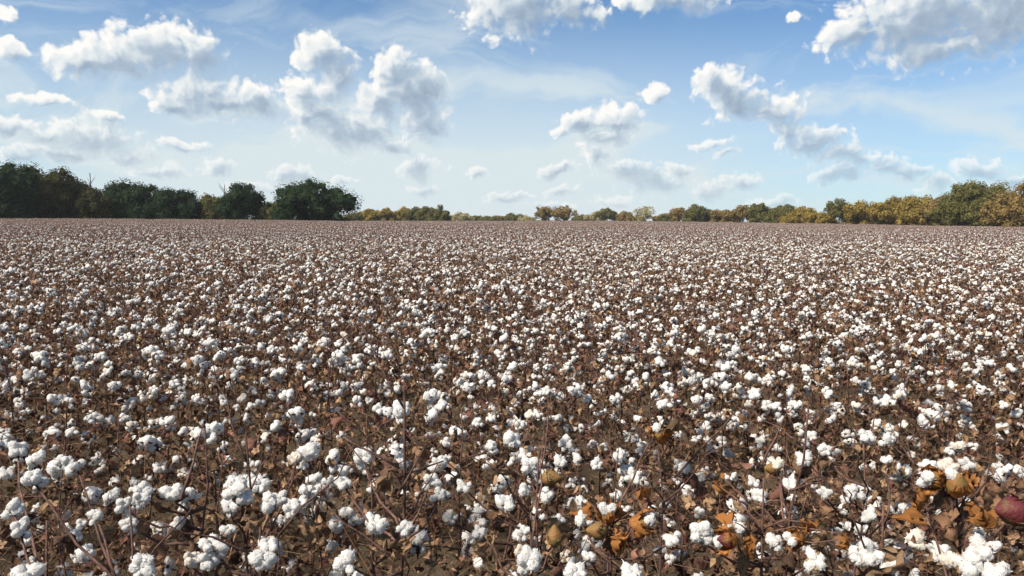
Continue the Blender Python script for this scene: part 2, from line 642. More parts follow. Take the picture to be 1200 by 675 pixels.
def leaf_prim(seed, nu=6, nv=4):
    """crumpled dead leaf, hanging along -z from its stalk; 1 unit long"""
    r = random.Random(seed)
    curl = r.uniform(1.6, 4.2) * r.choice((-1, 1))
    bend = r.uniform(-1.3, 1.3)
    lob = r.uniform(.1, .35)
    V, F = [], []
    for i in range(nu + 1):
        t = i / nu
        w = .44 * math.sin(math.pi * min(1, t * .93 + .07)) ** .7 * (1 - .35 * t) + .02
        w *= 1 + lob * math.sin(t * 11 + seed)
        for j in range(nv + 1):
            u = j / nv * 2 - 1
            a = u * curl * (.35 + .65 * t)
            k = w / max(.4, abs(curl) * .55)
            x = k * math.sin(a)
            y = k * (1 - math.cos(a)) * 1.1 + bend * t * t * .45
            z = -t * (1 - .12 * abs(bend)) - .10 * abs(u) * (1 if t < .5 else -.6)
            c = .19
            x += c * nz((t * 3, u * 2, 0), 1.9, seed)
            y += c * 1.7 * nz((t * 3, u * 2, 4), 1.9, seed + 3)
            z += c * .6 * nz((t * 3, u * 2, 8), 1.4, seed + 6)
            V.append((x, y, z))
    for i in range(nu):
        for j in range(nv):
            a = i * (nv + 1) + j
            F.append((a, a + 1, a + nv + 2, a + nv + 1))
    return np.array(V), F


NL = 12
LEAF = [leaf_prim(i, 9, 6) for i in range(NL)]
LEAF_LO = [leaf_prim(i, 3, 2) for i in range(NL)]
LEAF_XLO = [leaf_prim(i, 2, 1) for i in range(NL)]
LEAFMATS = ['leaf0'] * 5 + ['leaf1'] * 9 + ['leaf2'] * 5 + ['leaf3'] * 7

# ------------------------------------------------------------------ one cotton plant as a plan (positions only)


def wobble(a, b, n, amp, r):
    a, b = Vector(a), Vector(b)
    ln = (b - a).length
    out = []
    for i in range(n + 1):
        t = i / n
        p = a.lerp(b, t)
        if 0 < i < n:
            p += Vector((r.uniform(-1, 1), r.uniform(-1, 1), r.uniform(-.6, .6))) * amp * ln
        out.append(p)
    return out


def along(pts, t):
    k = t * (len(pts) - 1)
    i = min(int(k), len(pts) - 2)
    return pts[i].lerp(pts[i + 1], k - i)


def rand_leaf(r, pos, smin=.026, smax=.066):
    rot = Matrix.Rotation(r.uniform(0, 6.28), 3, 'Z') @ Matrix.Rotation(r.gauss(0, .7), 3, 'X') @ Matrix.Rotation(r.gauss(0, .5), 3, 'Y')
    return dict(m=trs(pos, rot, r.uniform(smin, smax)), v=r.randrange(NL), mk=r.choice(LEAFMATS))


def plan_plant(seed, h=None, nleaf=None, rich=1.0):
    r = random.Random(seed)
    h = h or r.uniform(.58, .84)
    lean = Vector((r.gauss(0, .07), r.gauss(0, .07), 0))
    top = Vector((0, 0, h)) + lean
    st = wobble((0, 0, -.03), top, 7, .014, r)
    srad = [.0062 - .0046 * i / 7 for i in range(8)]
    br, bolls, leaves = [], [], []
    nb = r.randint(6, 9)
    a0 = r.uniform(0, 6.28)
    for k in range(nb):
        t = .20 + .68 * (k + r.uniform(-.25, .25)) / (nb - 1) if nb > 1 else .6
        t = min(max(t, .15), .97)
        a = a0 + k * 2.36 + r.uniform(-.4, .4)
        ln = r.uniform(.09, .25) * (1.15 - .55 * t)
        up = r.uniform(.25, .85)
        p0 = along(st, t)
        d = Vector((math.cos(a), math.sin(a), up)).normalized()
        end = p0 + d * ln
        pts = wobble(p0, end, 4, .055, r)
        br.append((pts, [.0032, .0027, .0023, .0019, .0016]))
        ends = [1.0] + ([r.uniform(.45, .75)] if ln > .09 and r.random() < .85 else []) + ([.85] if r.random() < .18 else [])
        for q in ends:
            if r.random() > rich:
                continue
            pb = along(pts, q)
            dd = (d * .5 + Vector((r.gauss(0, .45), r.gauss(0, .45), r.uniform(.1, .9)))).normalized()
            if q < 1:
                pb2 = pb + dd * .022
                br.append(([pb, pb2], [.0016, .0016]))
                pb = pb2
            x = r.random()
            ty = 'open' if x < .90 else 'empty' if x < .965 else 'green' if x < .975 else 'cracked' 
            bolls.append(dict(p=pb, d=dd, s=min(1.05, max(.45, r.gauss(.695, .15))), spin=r.uniform(0, 6.28), t=ty, v=r.randrange(NB)))
        for _ in range(r.choice((1, 1, 2, 2))):
            leaves.append(rand_leaf(r, along(pts, r.uniform(.15, .95))))
    nl = nleaf if nleaf is not None else r.randint(13, 18)
    for _ in range(nl):
        p = along(st, r.uniform(.25, 1.0)) + Vector((r.gauss(0, .075), r.gauss(0, .075), r.gauss(0, .03)))
        leaves.append(rand_leaf(r, p))
    # bare twigs
    for _ in range(r.randint(3, 5)):
        p0 = along(st, r.uniform(.45, 1))
        a = r.uniform(0, 6.28)
        d = Vector((math.cos(a), math.sin(a), r.uniform(.4, 1.6))).normalized()
        br.append((wobble(p0, p0 + d * r.uniform(.08, .26), 3, .07, r), [.0021, .0018, .0014, .0010]))
    extra = [rand_leaf(r, Vector((r.gauss(0, .13), r.gauss(0, .13), r.uniform(.05, .97) * h)), .03, .075) for _ in range(22)]
    return dict(st=st, sr=srad, br=br, bolls=bolls, leaves=leaves, h=h, extra=extra)


# ------------------------------------------------------------------ plants as objects
ME = {}


def mesh_of(key, fn):
    if key not in ME:
        ME[key] = fn()
    return ME[key]


def boll_objects(b, root, level):
    """adds one boll (and its pieces) under the plant; level 0 = nearest"""
    mt = trs(b['p'], frame(b['d'], b['spin']), b['s'])
    v = b['v']
    if b['t'] == 'open':
        if level == 0:
            o = link('boll', mesh_of(('bur', v), lambda: to_mesh('bur', BOLL[v]['bur'])), root)
            o.matrix_local = mt
            for lm, k in BOLL[v]['locks']:
                L = LOCK_HI[k]
                cr = v == 7
                q = link('lock', mesh_of(('lock', k, cr), lambda: to_mesh('lock', cream(L) if cr else L)), o)
                q.matrix_local = lm
        else:
            o = link('boll', mesh_of(('boll', v, level), lambda: to_mesh('boll', BOLL[v]['mid' if level == 1 else 'lo'])), root)
            o.matrix_local = mt
    elif b['t'] == 'empty':
        o = link('empty_bur', mesh_of(('bur', v), lambda: to_mesh('bur', BOLL[v]['bur'])), root)
        o.matrix_local = mt
    elif b['t'] == 'green':
        o = link('closed_boll', mesh_of(('cap', v % 4), lambda: to_mesh('closed_boll', capsule_prim(v % 4, mk='capsule' if v % 4 == 2 else 'olive'))), root)
        o.matrix_local = mt
        for k in range(3):
            q = link('bract', mesh_of(('sbract', k), lambda: to_mesh('bract', bract_prim(40 + k, 2.1 * k, 'leaf3', .72, 1.05))), o)
    else:                                     # cracked: capsule, dry orange bracts, cotton pushing out
        o = link('cracked_boll', mesh_of(('cap', v % 4), lambda: to_mesh('closed_boll', capsule_prim(v % 4, mk='capsule' if v % 4 == 2 else 'olive'))), root)
        o.matrix_local = mt
        for k in range(3):
            q = link('bract', mesh_of(('bract', (v + k) % 6), lambda: to_mesh('bract', bract_prim(60 + (v + k) % 6, 2.1 * k, 'orange', 1.12, .98))), o)
            q.rotation_euler = (0, 0, v * .7)
        for k in range(1 + v % 2):
            q = link('lock', mesh_of(('lock', (v + k) % NLOCK, False), lambda: to_mesh('lock', LOCK_HI[(v + k) % NLOCK])), o)
            q.matrix_local = trs(Vector((.007 * (-1) ** k, .004 - .008 * k, .036 + .005 * k)), frame((.6 * (-1) ** k, .2, .7)), .62)
    return o


def plant_objects(pl, name='cotton_plant', level=1):
    """builds a plant from its plan: an Empty at the base with its parts"""
    root = link(name, None)
    root.empty_display_size = .1
    sides = 7 if level == 0 else 5
    link('stem', to_mesh('stem', tube(pl['st'], pl['sr'], sides, 'stem')), root)
    for pts, rad in pl['br']:
        link('branch', to_mesh('branch', tube(pts, rad, sides - 1, 'stem')), root)
    for b in pl['bolls']:
        boll_objects(b, root, level)
    for lf in pl['leaves']:
        v, mk = lf['v'], lf['mk']
        src = LEAF if level < 2 else LEAF_LO
        o = link('leaf', mesh_of(('leaf', v, mk, level < 2), lambda: to_mesh('leaf', (src[v][0], src[v][1], [mk] * len(src[v][1])))), root)
        o.matrix_local = lf['m']
    return root


def copy_tree(o, parent=None):
    c = o.copy()
    COL.objects.link(c)
    c.parent = parent
    for ch in KIDS.get(o, ()):
        copy_tree(ch, c)
    return c


def plan_mesh(pl, mb, off, rot, s, lod):
    """adds a whole plant to one mesh, for the far field"""
    T = trs(off, Matrix.Rotation(rot, 3, 'Z'), s)
    mb.put(tube(pl['st'] if lod < 2 else [pl['st'][i] for i in (0, 3, 7)], pl['sr'] if lod < 2 else [.006, .005, .003], 4 if lod < 2 else 3, 'stem', False), T)
    for pts, rad in pl['br']:
        if lod < 2:
            mb.put(tube(pts, rad, 3, 'stem', False), T)
        elif lod == 2 and len(pts) > 2:
            mb.put(tube([pts[0], pts[-1]], [.003, .002], 3, 'stem', False), T)
    for nb_, b in enumerate(pl['bolls']):
        if (lod == 3 and nb_ % 5 in (1, 3, 4)) or (lod == 2 and nb_ % 5 in (1, 4)):
            continue
        if b['t'] == 'open':
            pr = BOLL[b['v']][('lo', 'lo', 'lod2', 'lod3')[lod]]
        elif lod < 3:
            pr = BOLL[b['v']]['bur']
        else:
            continue
        mb.put(pr, T @ trs(b['p'], frame(b['d'], b['spin']), b['s']))
    src = (LEAF_LO, LEAF_LO, LEAF_XLO, LEAF_XLO)[lod]
    for lf in pl['leaves'] + pl['extra']:
        v, f = src[lf['v']]
        mb.put((v * (1.5 if lod == 3 else 1.2 if lod == 2 else 1.0), f, [('leaf2' if lod > 1 and lf['mk'] == 'leaf3' else lf['mk'])] * len(f)), T @ lf['m'])
#SPLIT
# ------------------------------------------------------------------ ground: one sheet to the horizon
ROW, ROW0, SLOPE = 0.92, 1.50, 0.10


def row_coord(x, y):
    return (y - SLOPE * x - ROW0) / ROW


def ground_z(x, y):
    d = math.hypot(x, y)
    k = max(0.0, 1 - d / 26.0)
    if k <= 0:
        return .55 * mnoise.noise(Vector((x * .011, y * .011, 5))) * min(1, max(0, (d - 45) / 90))
    z = .035 * math.cos(2 * math.pi * row_coord(x, y))
    z += .030 * mnoise.noise(Vector((x * 2.3, y * 2.3, 0))) + .022 * mnoise.noise(Vector((x * 7, y * 7, 3))) + .012 * mnoise.noise(Vector((x * 19, y * 19, 6)))
    return z * min(1, k * 2)


def graded(lo, hi, step, far, g_=1.35):
    a = list(np.arange(lo, hi + 1e-6, step))
    s = step
    while a[-1] < far:
        s *= g_
        a.append(a[-1] + s)
    s = step
    while a[0] > -far:
        s *= g_
        a.insert(0, a[0] - s)
    return a


gx = graded(-5.5, 5.5, .055, 3000)
gy = graded(0.4, 9.0, .055, 3000)
gv = [(x, y, ground_z(x, y)) for y in gy for x in gx]
nx = len(gx)
gf = [(j * nx + i, j * nx + i + 1, (j + 1) * nx + i + 1, (j + 1) * nx + i) for j in range(len(gy) - 1) for i in range(nx - 1)]
gm = bpy.data.meshes.new('ground')
gm.from_pydata(gv, [], gf)
gm.polygons.foreach_set('use_smooth', [True] * len(gf))
mat, q = new_mat('soil')
tc = q.node('ShaderNodeTexCoord').outputs['Object']
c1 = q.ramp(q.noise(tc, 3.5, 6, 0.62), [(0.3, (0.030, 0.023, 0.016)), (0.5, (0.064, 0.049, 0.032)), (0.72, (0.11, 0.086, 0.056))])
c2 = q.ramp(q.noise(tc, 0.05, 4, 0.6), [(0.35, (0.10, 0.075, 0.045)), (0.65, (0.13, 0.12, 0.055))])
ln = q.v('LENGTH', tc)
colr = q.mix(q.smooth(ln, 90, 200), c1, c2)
bsd = q.node('ShaderNodeBsdfPrincipled')
q._in(bsd.inputs['Base Color'], colr)
bsd.inputs['Roughness'].default_value = 0.95
bsd.inputs['Specular IOR Level'].default_value = 0.1
bn = q.node('ShaderNodeBump')
bn.inputs['Strength'].default_value = .9
bn.inputs['Distance'].default_value = .02
q._in(bn.inputs['Height'], q.noise(tc, 38, 6, .7))
q._in(bsd.inputs['Normal'], bn.outputs[0])
om = q.node('ShaderNodeOutputMaterial')
q.t.links.new(bsd.outputs[0], om.inputs[0])
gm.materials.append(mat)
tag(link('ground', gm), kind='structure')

# ------------------------------------------------------------------ trees
FOL = {}


def foliage(name, c1, c2, c3, tr=.25):
    m, q = new_mat(name)
    isl = q.node('ShaderNodeNewGeometry').outputs['Random Per Island']
    tc = q.node('ShaderNodeTexCoord').outputs['Object']
    n = q.noise(tc, .55, 3, .6)
    f = q.m('ADD', q.m('MULTIPLY', isl, .26), q.m('MULTIPLY', n, .78))
    col = q.ramp(f, [(.25, c1), (.52, c2), (.80, c3)])
    b = q.node('ShaderNodeBsdfPrincipled')
    q._in(b.inputs['Base Color'], col)
    b.inputs['Roughness'].default_value = .9
    b.inputs['Specular IOR Level'].default_value = .03
    t = q.node('ShaderNodeBsdfTranslucent')
    q._in(t.inputs[0], col)
    mx = q.node('ShaderNodeMixShader')
    mx.inputs[0].default_value = tr
    q.t.links.new(b.outputs[0], mx.inputs[1])
    q.t.links.new(t.outputs[0], mx.inputs[2])
    o = q.node('ShaderNodeOutputMaterial')
    q.t.links.new(mx.outputs[0], o.inputs[0])
    FOL[name] = m


foliage('dark', (.009, .021, .011), (.020, .037, .017), (.041, .058, .023), .15)
foliage('darkbrown', (.018, .025, .012), (.046, .046, .018), (.088, .072, .026), .15)
foliage('olive', (.050, .056, .020), (.115, .110, .036), (.195, .17, .056), .35)
foliage('gold', (.11, .088, .023), (.255, .185, .045), (.38, .28, .074), .35)
foliage('brown', (.105, .076, .030), (.22, .155, .057), (.33, .235, .090), .35)
foliage('pale', (.20, .175, .08), (.34, .30, .155), (.46, .41, .23), .35)
BARK = surf('tree_bark', (.040, .032, .025), (.095, .078, .060), 1.2, .9, .3)


def tree(x, top, wpx, D, fol, style, label, group=None, seed=0, name='tree'):
    r = random.Random(seed * 77 + 3)
    d = pdir(x, 300)
    u = Vector((d.x, d.y, 0)).normalized()
    dt = pdir(x, top)
    h = CAM_H + D * dt.z / math.hypot(dt.x, dt.y)
    w = wpx / FPX * D * (1.12 if D > 212 else 1.04)
    root = link(name, None)
    root.location = (u.x * D, u.y * D, 0)
    tag(root, label, 'tree' if name == 'tree' else 'shrub', group)
    # style: share of height where the crown starts, lobes, leaf density, gap
    lowf, nlobe, dens, lobr = {'full': (.04, 60, 1.0, .19), 'oak': (.08, 95, 1.0, .15), 'open': (.16, 34, .75, .18),
                               'sparse': (.20, 24, .40, .19), 'round': (.03, 44, .9, .18), 'low': (.02, 30, .9, .22)}[style]
    z0, z1 = h * lowf, h
    cz, rz, rx = (z0 + z1) / 2, (z1 - z0) / 2, w / 2
    lobes = []
    skew = r.uniform(-.3, .3)
    for k in range(nlobe):
        while True:
            p = Vector((r.uniform(-1, 1), r.uniform(-1, 1), r.uniform(-1, 1)))
            if (.02 if style == 'oak' else .2) < p.length < 1:
                break
        p = p.normalized() * (p.length ** .5)
        lr = lobr * r.uniform(.5, 1.5)
        prof = 1.0 if p.z < .1 else (1 - .32 * p.z)
        p.z += skew * p.x
        if style == 'oak' and p.z < 0:
            prof = 1.0 - .0 * p.z
        p = p * (1 - lr * .75) * r.uniform(.60, 1.20)
        fl = 1.0 if style in ('open', 'sparse', 'oak') else (1.0 if p.z > 0 else .95)
        lobes.append((Vector((p.x * rx * prof * fl, p.y * rx * prof * fl, cz + p.z * rz)), lr * w * .5 * r.uniform(.85, 1.15) + .12 * rz))
    if style != 'sparse' and style != 'open':
        for k in range(14):                     # low skirt of foliage
            a, q_ = r.uniform(0, 6.28), math.sqrt(r.random()) * .82
            lobes.append((Vector((math.cos(a) * q_ * rx, math.sin(a) * q_ * rx, h * r.uniform(.06, .24))), w * .11 * r.uniform(.7, 1.3)))
    # trunk and limbs
    tp = wobble((0, 0, -.3), (r.uniform(-.05, .05) * w, r.uniform(-.05, .05) * w, z0 + (z1 - z0) * .55), 5, .03, r)
    tr_ = max(.13, .022 * h)
    tv = tube(tp, [tr_ * (1.25, .95, .8, .62, .45, .25)[i] for i in range(6)], 8, 'stem')
    trunk = bpy.data.meshes.new('trunk')
    trunk.from_pydata(tv[0].tolist(), [], tv[1])
    trunk.materials.append(BARK)
    trunk.polygons.foreach_set('use_smooth', [True] * len(tv[1]))
    link('trunk', trunk, root)
    for (lp, lr) in r.sample(lobes, min(len(lobes), 9 if style in ('open', 'sparse', 'oak') else 5)):
        a = along(tp, r.uniform(.35, .95))
        bv = tube(wobble(a, lp, 4, .05, r), [tr_ * q_ for q_ in (.42, .34, .26, .18, .08)], 5, 'stem')
        me = bpy.data.meshes.new('limb')
        me.from_pydata(bv[0].tolist(), [], bv[1])
        me.materials.append(BARK)
        link('limb', me, root)
    # crown: many leaf-cluster faces through the lobes
    px = D / FPX
    ls = min(max(.36, 1.8 * px), .72)
    area = sum(4 * math.pi * lr * lr for _, lr in lobes)
    n = int(min(19000 if style == 'oak' else 11500, max(1200, dens * 2.6 * area / (ls * ls))))
    rs = np.random.RandomState(seed + 5)
    wts = np.array([lr * lr for _, lr in lobes])
    idx = rs.choice(len(lobes), n, p=wts / wts.sum())
    C = np.array([tuple(p) for p, _ in lobes])[idx]
    RR = np.array([lr for _, lr in lobes])[idx]
    dv = rs.normal(size=(n, 3))
    dv /= np.linalg.norm(dv, axis=1)[:, None]
    rad = RR * (1 - np.abs(rs.normal(0, .28, n))).clip(.05, 1.15) * (1 + .05 * rs.normal(size=n))
    P = C + dv * rad[:, None]
    kz = h * (.94 if D < 250 else .97) / np.percentile(P[:, 2], 99.5)
    kx = (w / 2) / np.percentile(np.hypot(P[:, 0], P[:, 1]), 97)
    P = P * np.array((kx, kx, kz))
    keep = P[:, 2] > .15
    P, dv = P[keep], dv[keep]
    n = len(P)
    nrm = dv + rs.normal(0, .38, (n, 3)) + np.array((0, 0, .25))
    nrm /= np.linalg.norm(nrm, axis=1)[:, None]
    t1 = np.cross(nrm, rs.normal(size=(n, 3)))
    t1 /= np.linalg.norm(t1, axis=1)[:, None]
    t2 = np.cross(nrm, t1)
    sz = ls * rs.uniform(.45, 1.05, n)[:, None]
    # a bent three-point-tipped cluster: five points, three triangles
    v0 = P - t1 * sz * .55
    v1 = P - t2 * sz * .38 + nrm * sz * .12
    v2 = P + t2 * sz * .42 - nrm * sz * .10
    v3 = P + t1 * sz * .62 + t2 * sz * .15
    v4 = P + t1 * sz * .45 - t2 * sz * .40
    V = np.stack([v0, v1, v2, v3, v4], 1).reshape(-1, 3)
    b = np.arange(n)[:, None] * 5
    Fc = np.concatenate([b + np.array([[0, 1, 2]]), b + np.array([[1, 3, 2]]), b + np.array([[1, 4, 3]])])
    V, Fc = V.tolist(), Fc.tolist()
    if style not in ('open', 'sparse'):             # shaded inner foliage of each bough
        iv, if_ = ICO[2]
        jit = 1 + .22 * rs.normal(size=len(iv))
        for (lp, lr) in lobes:
            k = len(V)
            cc = np.array(lp)
            q_ = (cc + iv * (jit * lr * .46)[:, None]) * np.array((kx, kx, kz))
            q_[:, 2] = np.maximum(q_[:, 2], .1)
            V += q_.tolist()
            Fc += [tuple(i_ + k for i_ in f_) for f_ in if_]
            jit = np.roll(jit, 7)
    me = bpy.data.meshes.new('crown')
    me.from_pydata(V, [], Fc)
    me.materials.append(FOL[fol])
    link('crown', me, root)
    return root


LFT = 'dark trees along the left edge of the field'
MID = 'small far trees at the far end of the field'
RGT = 'autumn trees along the right edge of the field'
TREES = [
    # x, top, width, distance, foliage, style, label, group
    (-22, 184, 84, 200, 'dark', 'full', 'dark green tree cut by the left edge of the photo, only its right side showing', LFT),
    (14, 188, 62, 196, 'dark', 'full', 'tall dark green tree nearest the left edge of the photo', LFT),
    (44, 191, 48, 205, 'darkbrown', 'full', 'tall dark tree with brown-tinged top, second from the left edge', LFT),
    (66, 195, 42, 198, 'darkbrown', 'full', 'brown-tinged dark tree at the right shoulder of the tall left clump', LFT),
    (92, 208, 46, 202, 'darkbrown', 'full', 'lower dark olive tree where the left clump slopes down', LFT),
    (112, 219, 36, 195, 'darkbrown', 'round', 'short brown-green tree just left of the notch in the dark treeline', LFT),
    (150, 210, 52, 205, 'dark', 'full', 'broad dark green tree just right of the notch in the dark treeline', LFT),
    (176, 214, 46, 198, 'dark', 'full', 'dark green tree in the middle of the second dark clump', LFT),
    (210, 219, 54, 194, 'dark', 'round', 'rounded dark green tree at the right end of the second dark clump', LFT),
    (246, 227, 38, 215, 'olive', 'round', 'low yellowish tree in the dip between two dark trees', LFT),
    (283, 213, 46, 190, 'dark', 'oak', 'narrow dark tree with ragged gappy top left of the big oak', LFT),
    (322, 236, 40, 210, 'olive', 'round', 'low olive tree tucked behind the left flank of the big oak', LFT),
    (366, 209, 98, 172, 'dark', 'oak', 'big broad dark oak standing apart at the edge of the field', None),
    (434, 245, 26, 330, 'gold', 'round', 'low golden tree at the left end of the golden hedge-like row', MID),
    (452, 244, 24, 330, 'gold', 'round', 'golden tree second from the left in the hedge-like row', MID),
    (469, 243, 24, 335, 'gold', 'round', 'golden tree in the middle of the hedge-like row', MID),
    (486, 243, 24, 330, 'olive', 'round', 'olive-gold tree fourth in the hedge-like row', MID),
    (502, 242, 24, 325, 'olive', 'round', 'dark olive tree near the right end of the hedge-like row', MID),
    (516, 241, 22, 325, 'olive', 'round', 'dark olive tree at the right end of the hedge-like row', MID),
    (543, 249, 20, 420, 'pale', 'low', 'tiny pale bushy tree alone right of the hedge-like row', MID),
    (574, 253, 26, 430, 'olive', 'low', 'lowest far shrubby tree in the open gap at mid horizon', MID),
    (600, 250, 22, 420, 'olive', 'low', 'small olive tree left of the twin round-topped trees', MID),
    (529, 252, 22, 440, 'pale', 'low', 'tiny low pale shrubby tree just right of the hedge-like row', MID),
    (558, 253, 24, 440, 'olive', 'low', 'very low olive shrubby tree left of the lowest far one', MID),
    (588, 253, 22, 430, 'brown', 'low', 'very low brown shrubby tree right of the lowest far one', MID),
    (616, 253, 22, 420, 'pale', 'low', 'very low pale shrubby tree beside the twin trees, on their left', MID),
    (682, 252, 24, 400, 'olive', 'low', 'very low olive shrubby tree beside the twin trees, on their right', MID),
    (743, 252, 22, 390, 'olive', 'low', 'very low olive shrubby tree at the foot of the pale see-through tree', MID),
    (784, 250, 22, 360, 'olive', 'low', 'very low olive shrubby tree at the start of the right-hand treeline', MID),
    (952, 250, 26, 295, 'olive', 'low', 'low olive shrub filling the gap right of the golden mound', RGT),
    (262, 244, 34, 204, 'darkbrown', 'low', 'low dark brown shrub at the foot of the ragged dark tree, on its left', LFT),
    (128, 236, 36, 208, 'dark', 'low', 'low dark shrub filling the notch in the dark treeline', LFT),
    (414, 249, 24, 320, 'olive', 'low', 'low olive shrub between the big oak and the golden hedge-like row', MID),
    (638, 242, 26, 380, 'brown', 'open', 'left one of the twin round-topped brownish trees at mid horizon', MID),
    (660, 241, 28, 380, 'brown', 'open', 'right one of the twin round-topped brownish trees at mid horizon', MID),
    (699, 247, 26, 390, 'pale', 'open', 'pale low tree left of a darker bump, right of the twin trees', MID),
    (711, 244, 26, 385, 'olive', 'open', 'olive tree with a small peaked top right of the twin trees', MID),
    (731, 248, 24, 385, 'brown', 'round', 'small rounded brown tree left of the pale see-through tree', MID),
    (753, 241, 24, 370, 'pale', 'sparse', 'pale sparse tree with see-through fan-shaped crown', MID),
    (773, 251, 22, 380, 'brown', 'low', 'low brown shrubby tree right of the pale see-through tree', MID),
    (796, 243, 24, 340, 'brown', 'open', 'brown tree at the left end of the right-hand treeline', RGT),
    (814, 240, 26, 335, 'olive', 'full', 'dark olive tree second in the right-hand treeline', RGT),
    (828, 246, 20, 340, 'olive', 'full', 'low olive tree beside the dark second tree of the right-hand treeline', RGT),
    (848, 246, 32, 330, 'brown', 'round', 'low golden-brown tree left of a pointed russet one', RGT),
    (869, 240, 22, 325, 'brown', 'open', 'russet tree with a pointed top in the right-hand treeline', RGT),
    (888, 239, 28, 315, 'olive', 'full', 'dark olive tree right of the pointed russet one', RGT),
    (905, 244, 24, 310, 'olive', 'round', 'small olive tree between two dark olive ones', RGT),
    (921, 240, 24, 300, 'olive', 'full', 'dark olive tree left of the broad golden mound', RGT),
    (937, 243, 36, 290, 'gold', 'round', 'broad low golden mound-shaped tree left of a gap', RGT),
    (963, 249, 26, 285, 'gold', 'round', 'lowest golden tree right of the gap in the right-hand treeline', RGT),
    (981, 233, 26, 275, 'olive', 'open', 'taller olive tree with thin upper twigs behind golden mounds', RGT),
    (1005, 236, 36, 260, 'gold', 'round', 'bright golden rounded tree right of the thin-topped olive tree', RGT),
    (1032, 234, 30, 255, 'gold', 'open', 'golden tree left of the brownish pair', RGT),
    (1048, 231, 30, 258, 'brown', 'full', 'brownish-gold tree, left one of the brownish pair', RGT),
    (1074, 228, 36, 245, 'gold', 'full', 'gold tree with a rounded crown left of a brownish tree', RGT),
    (1095, 229, 28, 240, 'brown', 'full', 'brownish tree left of the tallest right-hand tree', RGT),
    (1113, 232, 28, 235, 'olive', 'full', 'short dark olive tree at the foot of the tallest right-hand tree', RGT),
    (1136, 211, 60, 225, 'olive', 'oak', 'tallest olive tree of the right-hand treeline, broad ragged crown', RGT),
    (1160, 217, 34, 222, 'olive', 'full', 'olive tree at the right shoulder of the tallest right-hand tree', RGT),
    (1182, 221, 44, 215, 'brown', 'full', 'brown-gold tree near the right edge of the photo', RGT),
    (1222, 204, 54, 205, 'brown', 'oak', 'tall reddish tree cut by the right edge of the photo', RGT),
]
for i, (x, top, w, D, fol, sty, lab, grp) in enumerate(TREES):
    tree(x, top, w, D, fol, sty, lab, grp, seed=i + 1)
# two dead snags that stick up out of the left treeline
for i, (x, top, D, lab) in enumerate(((104, 203, 204, 'bare dead trunk sticking up from the left dark clump'),
                                      (262, 216, 212, 'bare dead trunk sticking up left of the ragged dark tree'))):
    d = pdir(x, top)
    hh = CAM_H + D * d.z / math.hypot(d.x, d.y)
    u = Vector((d.x, d.y, 0)).normalized()
    root = link('dead_tree', None)
    root.location = u * D
    tag(root, lab, 'tree')
    rr = random.Random(i)
    ps = wobble((0, 0, -.2), (.3, 0, hh), 5, .012, rr)
    tv = tube(ps, [.30, .25, .2, .16, .12, .06], 6, 'stem')
    for nm, tv in [('trunk', tv)] + [('limb', tube(wobble(along(ps, .72 + .06 * k), along(ps, .8 + .06 * k) + Vector((rr.uniform(-1.6, 1.6), 0, 1.2)), 3, .05, rr), [.09, .07, .05, .03], 5, 'stem')) for k in range(3)]:
        me = bpy.data.meshes.new(nm)
        me.from_pydata(tv[0].tolist(), [], tv[1])
        me.materials.append(BARK)
        link(nm, me, root)

# ------------------------------------------------------------------ cotton: plans
NT = 16
PLANS = [plan_plant(500 + i, rich=.65 if i % 4 == 3 else .9 if i % 4 == 2 else 1.0) for i in range(NT)]
POOR = [i for i in range(NT) if i % 4 == 3]
RICH = [i for i in range(NT) if i % 4 < 2]


def pick(x, y, r):
    """thin and thick patches in the stand"""
    n = mnoise.noise(Vector((x * .45, y * .45, 2))) + .7 * mnoise.noise(Vector((x * .11, y * .11, 7))) + r.gauss(0, .22)
    return r.choice(POOR) if n < -.28 else r.choice(RICH) if n > .22 else r.randrange(NT)
srng = random.Random(4)

# rows of plants that stand one by one
places = []                                     # (row, x, y)
rest = []                                       # the others: part of the field mass
k = 1
while True:
    n_in = 0
    row = []
    xw = (ROW0 + k * ROW) * .72 + 1.6
    x = -xw
    while x < xw:
        x += srng.uniform(.085, .165) * (1.25 if k <= 2 else 1.05)
        xx = x + srng.gauss(0, .02)
        yy = ROW0 + k * ROW + SLOPE * xx + srng.gauss(0, .075)
        pj = project((xx, yy, .6))
        inside = pj is not None and -25 < pj[0] < 1225
        row.append((inside, xx, yy))
    cnt = sum(1 for a in row if a[0])
    if len(places) + cnt > 282:
        break
    for a in row:
        (places if a[0] else rest).append((k, a[1], a[2]))
    k += 1
KROW = k

# ------------------------------------------------------------------ the far field: one mass of plants
def field_limit(x, y):
    """distance to the far edge of the field in that direction"""
    pj = project((x * 10, y * 10, CAM_H))
    px_ = 600 if pj is None else min(max(pj[0], -300), 1500)
    return float(np.interp(px_, [-300, 60, 400, 440, 560, 760, 900, 1040, 1200, 1500], [188, 184, 166, 250, 330, 340, 285, 235, 198, 190]))


